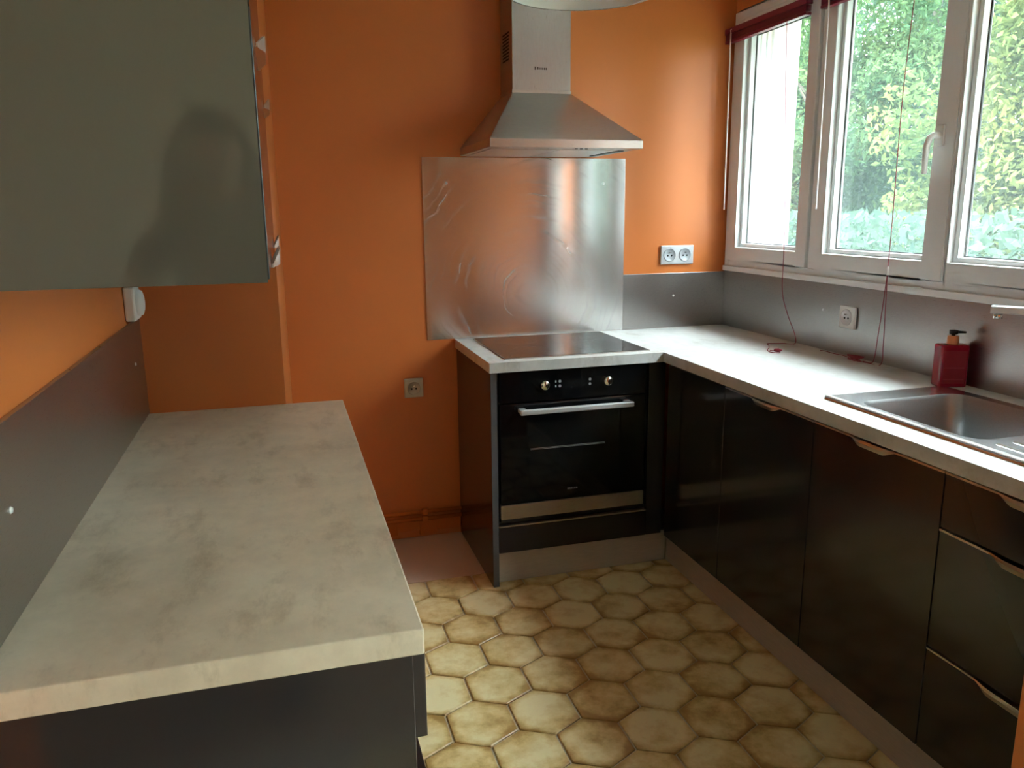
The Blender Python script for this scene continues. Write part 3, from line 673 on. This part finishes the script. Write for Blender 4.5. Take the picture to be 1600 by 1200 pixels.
socket('double_socket', 'silver-grey double wall socket on orange wall above corner worktop', (-.2585, 0, 1.2335), 'Y', .166, .086, 2, 'silver_plastic', 'socket_well')
socket('wall_socket', 'single beige-grey wall socket low on the orange wall', (-1.503, 0, .6915), 'Y', .082, .084, 1, 'beige_plate', 'beige_plate')
socket('wall_socket', 'single white wall socket on the grey panel under the window', (-.0055, -.893, 1.0405), 'X', .086, .082, 1, 'white_plastic', 'silver_plastic', .011)
# white surface-mounted box under the wall cabinet
sw = thing('surface_socket', 'white surface-mounted socket box in the left corner under wall cabinet', 'socket')
sw.location = (XW, -1.120, 1.2165)
rb = MB(); rb.prism([(-.044, -.044), (.044, -.044), (.044, .044), (-.044, .044)], .0006, .026, 'X'); rb.build('box', 'white_plastic', sw, bevel=.005)
MB().lathe([(.034, .0262), (.034, .032), (.031, .038), (.022, .041), (.0005, .042)], (0, 0, 0), 28, 'X').build('cover', 'white_plastic', sw)
MB().cyl((.015, 0, .0445), (.015, 0, .140), .0045, seg=10).build('cable', 'white_plastic', sw)

# ------------------------------------------------------------------ pendant lamp
pl = thing('pendant_lamp', 'brushed metal dome pendant lamp hanging from the ceiling', 'lamp')
pl.location = (-1.155, -1.115, 2.038)
R_ = .222
MB().lathe([(R_ - .004, .0015), (R_, 0), (R_ + .003, .003), (R_ - .004, .020), (.195, .062), (.14, .108), (.08, .138), (.036, .150), (.034, .175), (.0005, .178)], seg=72).build('shade', 'steel', pl)
MB().lathe([(R_ - .004, .0015), (R_ - .008, .018), (.190, .059), (.137, .104), (.078, .134), (.0005, .146)], seg=72).build('shade_inside', 'white_plastic', pl)
MB().lathe([(.0005, .060), (.018, .063), (.030, .080), (.031, .095), (.016, .125), (.014, .140)], seg=24).build('bulb', 'white_plastic', pl)
MB().cyl((0, 0, .178), (0, 0, CEIL - 2.038 - .03), .0035, seg=8).build('cable', 'white_plastic', pl)
MB().lathe([(.0005, CEIL - 2.038 - .045), (.045, CEIL - 2.038 - .035), (.055, CEIL - 2.038 - .001), (.0005, CEIL - 2.038 - .001)], seg=32).build('ceiling_cup', 'steel', pl)

# ------------------------------------------------------------------ garden outside
gd = B(WT + .2, 30, 22, -22, -1.3, -1.21).build('lawn', 'grass'); gd['kind'] = 'stuff'; gd['label'] = 'grass ground outside the window'; gd['category'] = 'lawn'
def tree(x, y, h, rx, rz, mat, nleaf, lab, size=.042):
    t = thing('tree', lab, 'tree', 'trees outside the window'); t.location = (x, y, -1.2)
    MB().tube([(0, 0, 0), (.05, .03, h * .3), (-.04, .05, h * .6), (.02, 0, h * .85)], [.16, .12, .08, .03], 8).build('trunk', 'bark', t)
    br = MB()
    for k in range(7):
        a = random.uniform(0, 6.28); z = h * random.uniform(.25, .6)
        br.tube([(0, 0, z), (math.cos(a) * rx * .25, math.sin(a) * rx * .25, z + h * .07), (math.cos(a) * rx * .45, math.sin(a) * rx * .45, z + h * .11)], [.04, .025, .010], 6)
    br.build('branches', 'bark', t)
    blobs = []
    for k in range(60):
        a = random.uniform(0, 6.28); zz = random.uniform(0.06, 1); rr = rx * math.sqrt(max(.05, 1 - (2 * zz - 1) ** 2 * .75)) * random.uniform(.35, .95)
        blobs.append((rr * math.cos(a), rr * math.sin(a), h * .02 + zz * (h * .93), random.uniform(.45, .8) * rx * .62))
    vs_, fs = [], []
    for k in range(nleaf):
        bx, by, bz, br_ = random.choice(blobs)
        d = Vector((random.gauss(0, 1), random.gauss(0, 1), random.gauss(0, .8))).normalized() * br_ * (random.random() ** .45)
        c = Vector((bx, by, bz)) + d
        if c.z < .12: continue
        n_ = Vector((random.gauss(0, 1), random.gauss(0, 1), random.gauss(0.5, 1))).normalized(); u = n_.orthogonal().normalized(); u = Matrix.Rotation(random.uniform(0, 6.28), 3, n_) @ u; w = n_.cross(u)
        s = size * random.uniform(.6, 1.3); o = len(vs_)
        vs_ += [c - u * s, c + w * s * .45 + n_ * s * .1, c + u * s, c - w * s * .45 + n_ * s * .1]; fs.append((o, o + 1, o + 2, o + 3))
    me = bpy.data.meshes.new('foliage'); me.from_pydata([tuple(v) for v in vs_], [], fs); me.materials.append(M[mat])
    o = bpy.data.objects.new('foliage', me); col.objects.link(o); o.parent = t; o['kind'] = 'stuff'
tree(4.7, 2.1, 7.2, 1.28, 2.4, 'leaf_sunlit', 75000, 'leafy tree with painted yellow-green sun highlights seen through the casement right of the handle')
tree(4.7, 5.5, 7.2, 1.28, 2.4, 'leaf_green', 75000, 'green leafy tree seen through the casement with the long cord')
tree(4.6, 8.9, 7.2, 1.28, 2.4, 'leaf_blue', 65000, 'blue-green leafy tree next to the white window reveal')
tree(4.6, -1.3, 6.6, 1.25, 2.4, 'leaf_green', 30000, 'green leafy tree standing past the yellow-green one')
tree(8.4, 4.2, 8.2, 1.4, 2.6, 'leaf_blue', 50000, 'tall blue-green tree behind the yellow-green tree')
tree(8.4, 7.9, 8.4, 1.4, 2.6, 'leaf_blue', 50000, 'tall blue-green tree behind the green tree')
tree(8.4, 11.6, 8.4, 1.4, 2.6, 'leaf_green', 45000, 'tall green tree far beyond the white window reveal')
tree(12.6, 5.6, 11.0, 1.9, 2.6, 'leaf_green', 36000, 'broad green tree furthest from the house behind the yellow-green one', size=.075)
tree(12.6, 11.0, 11.0, 1.9, 2.6, 'leaf_blue', 36000, 'broad blue-green tree furthest from the house behind the green one', size=.075)
tree(12.6, 16.4, 11.0, 1.9, 2.6, 'leaf_green', 36000, 'broad green tree furthest from the house in line with the reveal', size=.075)
tree(4.6, -4.8, 7.0, 1.28, 2.4, 'leaf_blue', 26000, 'blue-green leafy tree in front of the hall window')
tree(8.4, .3, 8.4, 1.4, 2.6, 'leaf_blue', 26000, 'tall blue-green tree behind the gap between two green ones')
tree(8.4, -3.6, 8.4, 1.4, 2.6, 'leaf_green', 26000, 'tall green tree behind the one in front of the hall window')
tree(3.0, -8.4, 7.4, 1.28, 2.4, 'leaf_blue', 36000, 'near blue-green tree along the house wall mirrored in the steel splashback')
tree(5.0, -12.2, 9.0, 1.7, 2.4, 'leaf_blue', 36000, 'far blue-green tree along the house wall mirrored in the steel splashback', size=.06)
tree(1.9, -12.6, 8.4, 1.3, 2.4, 'leaf_green', 30000, 'green tree close to the house wall mirrored in the steel splashback', size=.06)
def hedge(x, y0, y1, h, lab, mat):
    vs_, fs = [], []
    for k in range(42000):
        c = Vector((x + random.uniform(-.45, .45), random.uniform(y0, y1), 0.12 + (h - .12) * random.random() ** .8))
        n_ = Vector((random.gauss(-.4, 1), random.gauss(0, 1), random.gauss(.4, 1))).normalized(); u = n_.orthogonal().normalized(); u = Matrix.Rotation(random.uniform(0, 6.28), 3, n_) @ u; w = n_.cross(u)
        s = .045 * random.uniform(.6, 1.3); o = len(vs_); vs_ += [c - u * s, c + w * s * .5, c + u * s, c - w * s * .5]; fs.append((o, o + 1, o + 2, o + 3))
    t = thing('hedge', lab, 'hedge'); t.location = (0, 0, -1.2)
    me = bpy.data.meshes.new('foliage'); me.from_pydata([tuple(v) for v in vs_], [], fs); me.materials.append(M[mat])
    o = bpy.data.objects.new('foliage', me); col.objects.link(o); o.parent = t; o['kind'] = 'stuff'
    st = MB()
    for k in range(int((y1 - y0) / .6)): st.tube([(x, y0 + .3 + k * .6, 0), (x + .05, y0 + .35 + k * .6, h * .7)], [.03, .012], 5)
    st.build('stems', 'bark', t)
hedge(2.5, -2.5, 9.0, 2.6, 'blue-green leafy hedge below the trees outside the window', 'leaf_blue')

# ------------------------------------------------------------------ the person mirrored in the grey cabinet side
def person():
    t = thing('person', 'person with long hair in dark clothes mirrored in the grey cabinet side', 'person')
    t.location = (-2.175, -3.74, 0.0)
    V, E_, Rd = [], [], []
    def chain(start, pts):
        prev = start
        for (x, y, z, r) in pts:
            V.append((x, y, z)); Rd.append(r); i = len(V) - 1
            if prev is not None: E_.append((prev, i))
            prev = i
        return prev
    root = chain(None, [(0, 0, .93, .145)])
    chest = chain(root, [(0, .0, 1.08, .125), (0, -.005, 1.24, .140), (0, -.005, 1.37, .115)])
    chain(chest, [(0, .0, 1.445, .058), (0, .015, 1.50, .060), (0, .03, 1.58, .088), (0, .02, 1.645, .070)])
    for s in (-1, 1):
        chain(root, [(s * .085, 0, .84, .088), (s * .10, .01, .50, .060), (s * .105, -.01, .28, .052), (s * .11, -.015, .085, .040), (s * .115, .06, .045, .040), (s * .12, .16, .032, .032)])
    for s, hx in ((-1, .115), (1, .215)):
        el = (s * .20 + .02, .12, 1.15, .043); wr_ = (hx, .225, 1.30, .030)
        hand = chain(chest, [(s * .165, -.005, 1.365, .062), (s * .205, .03, 1.27, .050), el, ((el[0] + hx) / 2, .18, 1.22, .040), wr_, (hx, .245, 1.345, .028), (hx - s * .0, .25, 1.375, .026)])
        for k in range(4):
            fx = hx + (k - 1.5) * .018
            chain(hand, [(fx, .255, 1.392, .0095), (fx - s * .012, .268, 1.418 - abs(k - 1.3) * .004, .009), (fx - s * .024, .262, 1.430 - abs(k - 1.3) * .006, .008)])
        chain(hand - 1, [(hx - s * .028, .25, 1.360, .0105), (hx - s * .046, .262, 1.382, .009), (hx - s * .05, .266, 1.402, .008)])
    me = bpy.data.meshes.new('body'); me.from_pydata(V, E_, [])
    o = bpy.data.objects.new('body', me); col.objects.link(o); o.parent = t
    m, n, l, b = new_mat('person_body')
    tc = n.new('ShaderNodeTexCoord'); sp3 = n.new('ShaderNodeSeparateXYZ'); l.new(tc.outputs['Object'], sp3.inputs[0])
    mr3 = n.new('ShaderNodeMapRange'); mr3.inputs[2].default_value = 1.7; l.new(sp3.outputs[2], mr3.inputs[0])
    r = ramp(n, l, mr3.outputs[0], [(0.0, (.02, .02, .02, 1)), (.055, (.02, .025, .05, 1)), (.56, (.035, .03, .028, 1)), (.862, (.33, .19, .13, 1))]); r.color_ramp.interpolation = 'CONSTANT'
    l.new(r.outputs[0], b.inputs['Base Color']); b.inputs['Roughness'].default_value = .7
    me.materials.append(m)
    sk_ = o.modifiers.new('skin', 'SKIN')
    for v, rr in zip(me.skin_vertices[0].data, Rd): v.radius = (rr, rr * (.78 if rr > .1 else 1.0))
    me.skin_vertices[0].data[0].use_root = True
    sb = o.modifiers.new('subdivision', 'SUBSURF'); sb.levels = 2; sb.render_levels = 2
    M['hair'] = plain('hair', (.022, .014, .010, 1), .45)
    hr = MB(); hr.lathe([(.0005, .125), (.045, .117), (.080, .085), (.108, .02), (.130, -.06), (.150, -.15), (.148, -.225), (.115, -.245)], (0, 0, 0), 28)
    v2 = [(x, (y * .80 if y < 0 else y * .42) - .01, z + 1.592) for x, y, z in hr.v]; hr.v = v2
    hr.build('hair', 'hair', t)
    nz = MB(); nz.tube([(0, .098, 1.605), (0, .118, 1.575), (0, .112, 1.566)], [.008, .012, .010], 8); nz.build('nose', 'skin', t)
    for s in (-1, 1): MB().lathe([(.0005, -.010), (.007, -.007), (.010, 0), (.007, .007), (.0005, .010)], (s * .032, .100, 1.603), 12).build('eye', 'print_dark', t)
person()
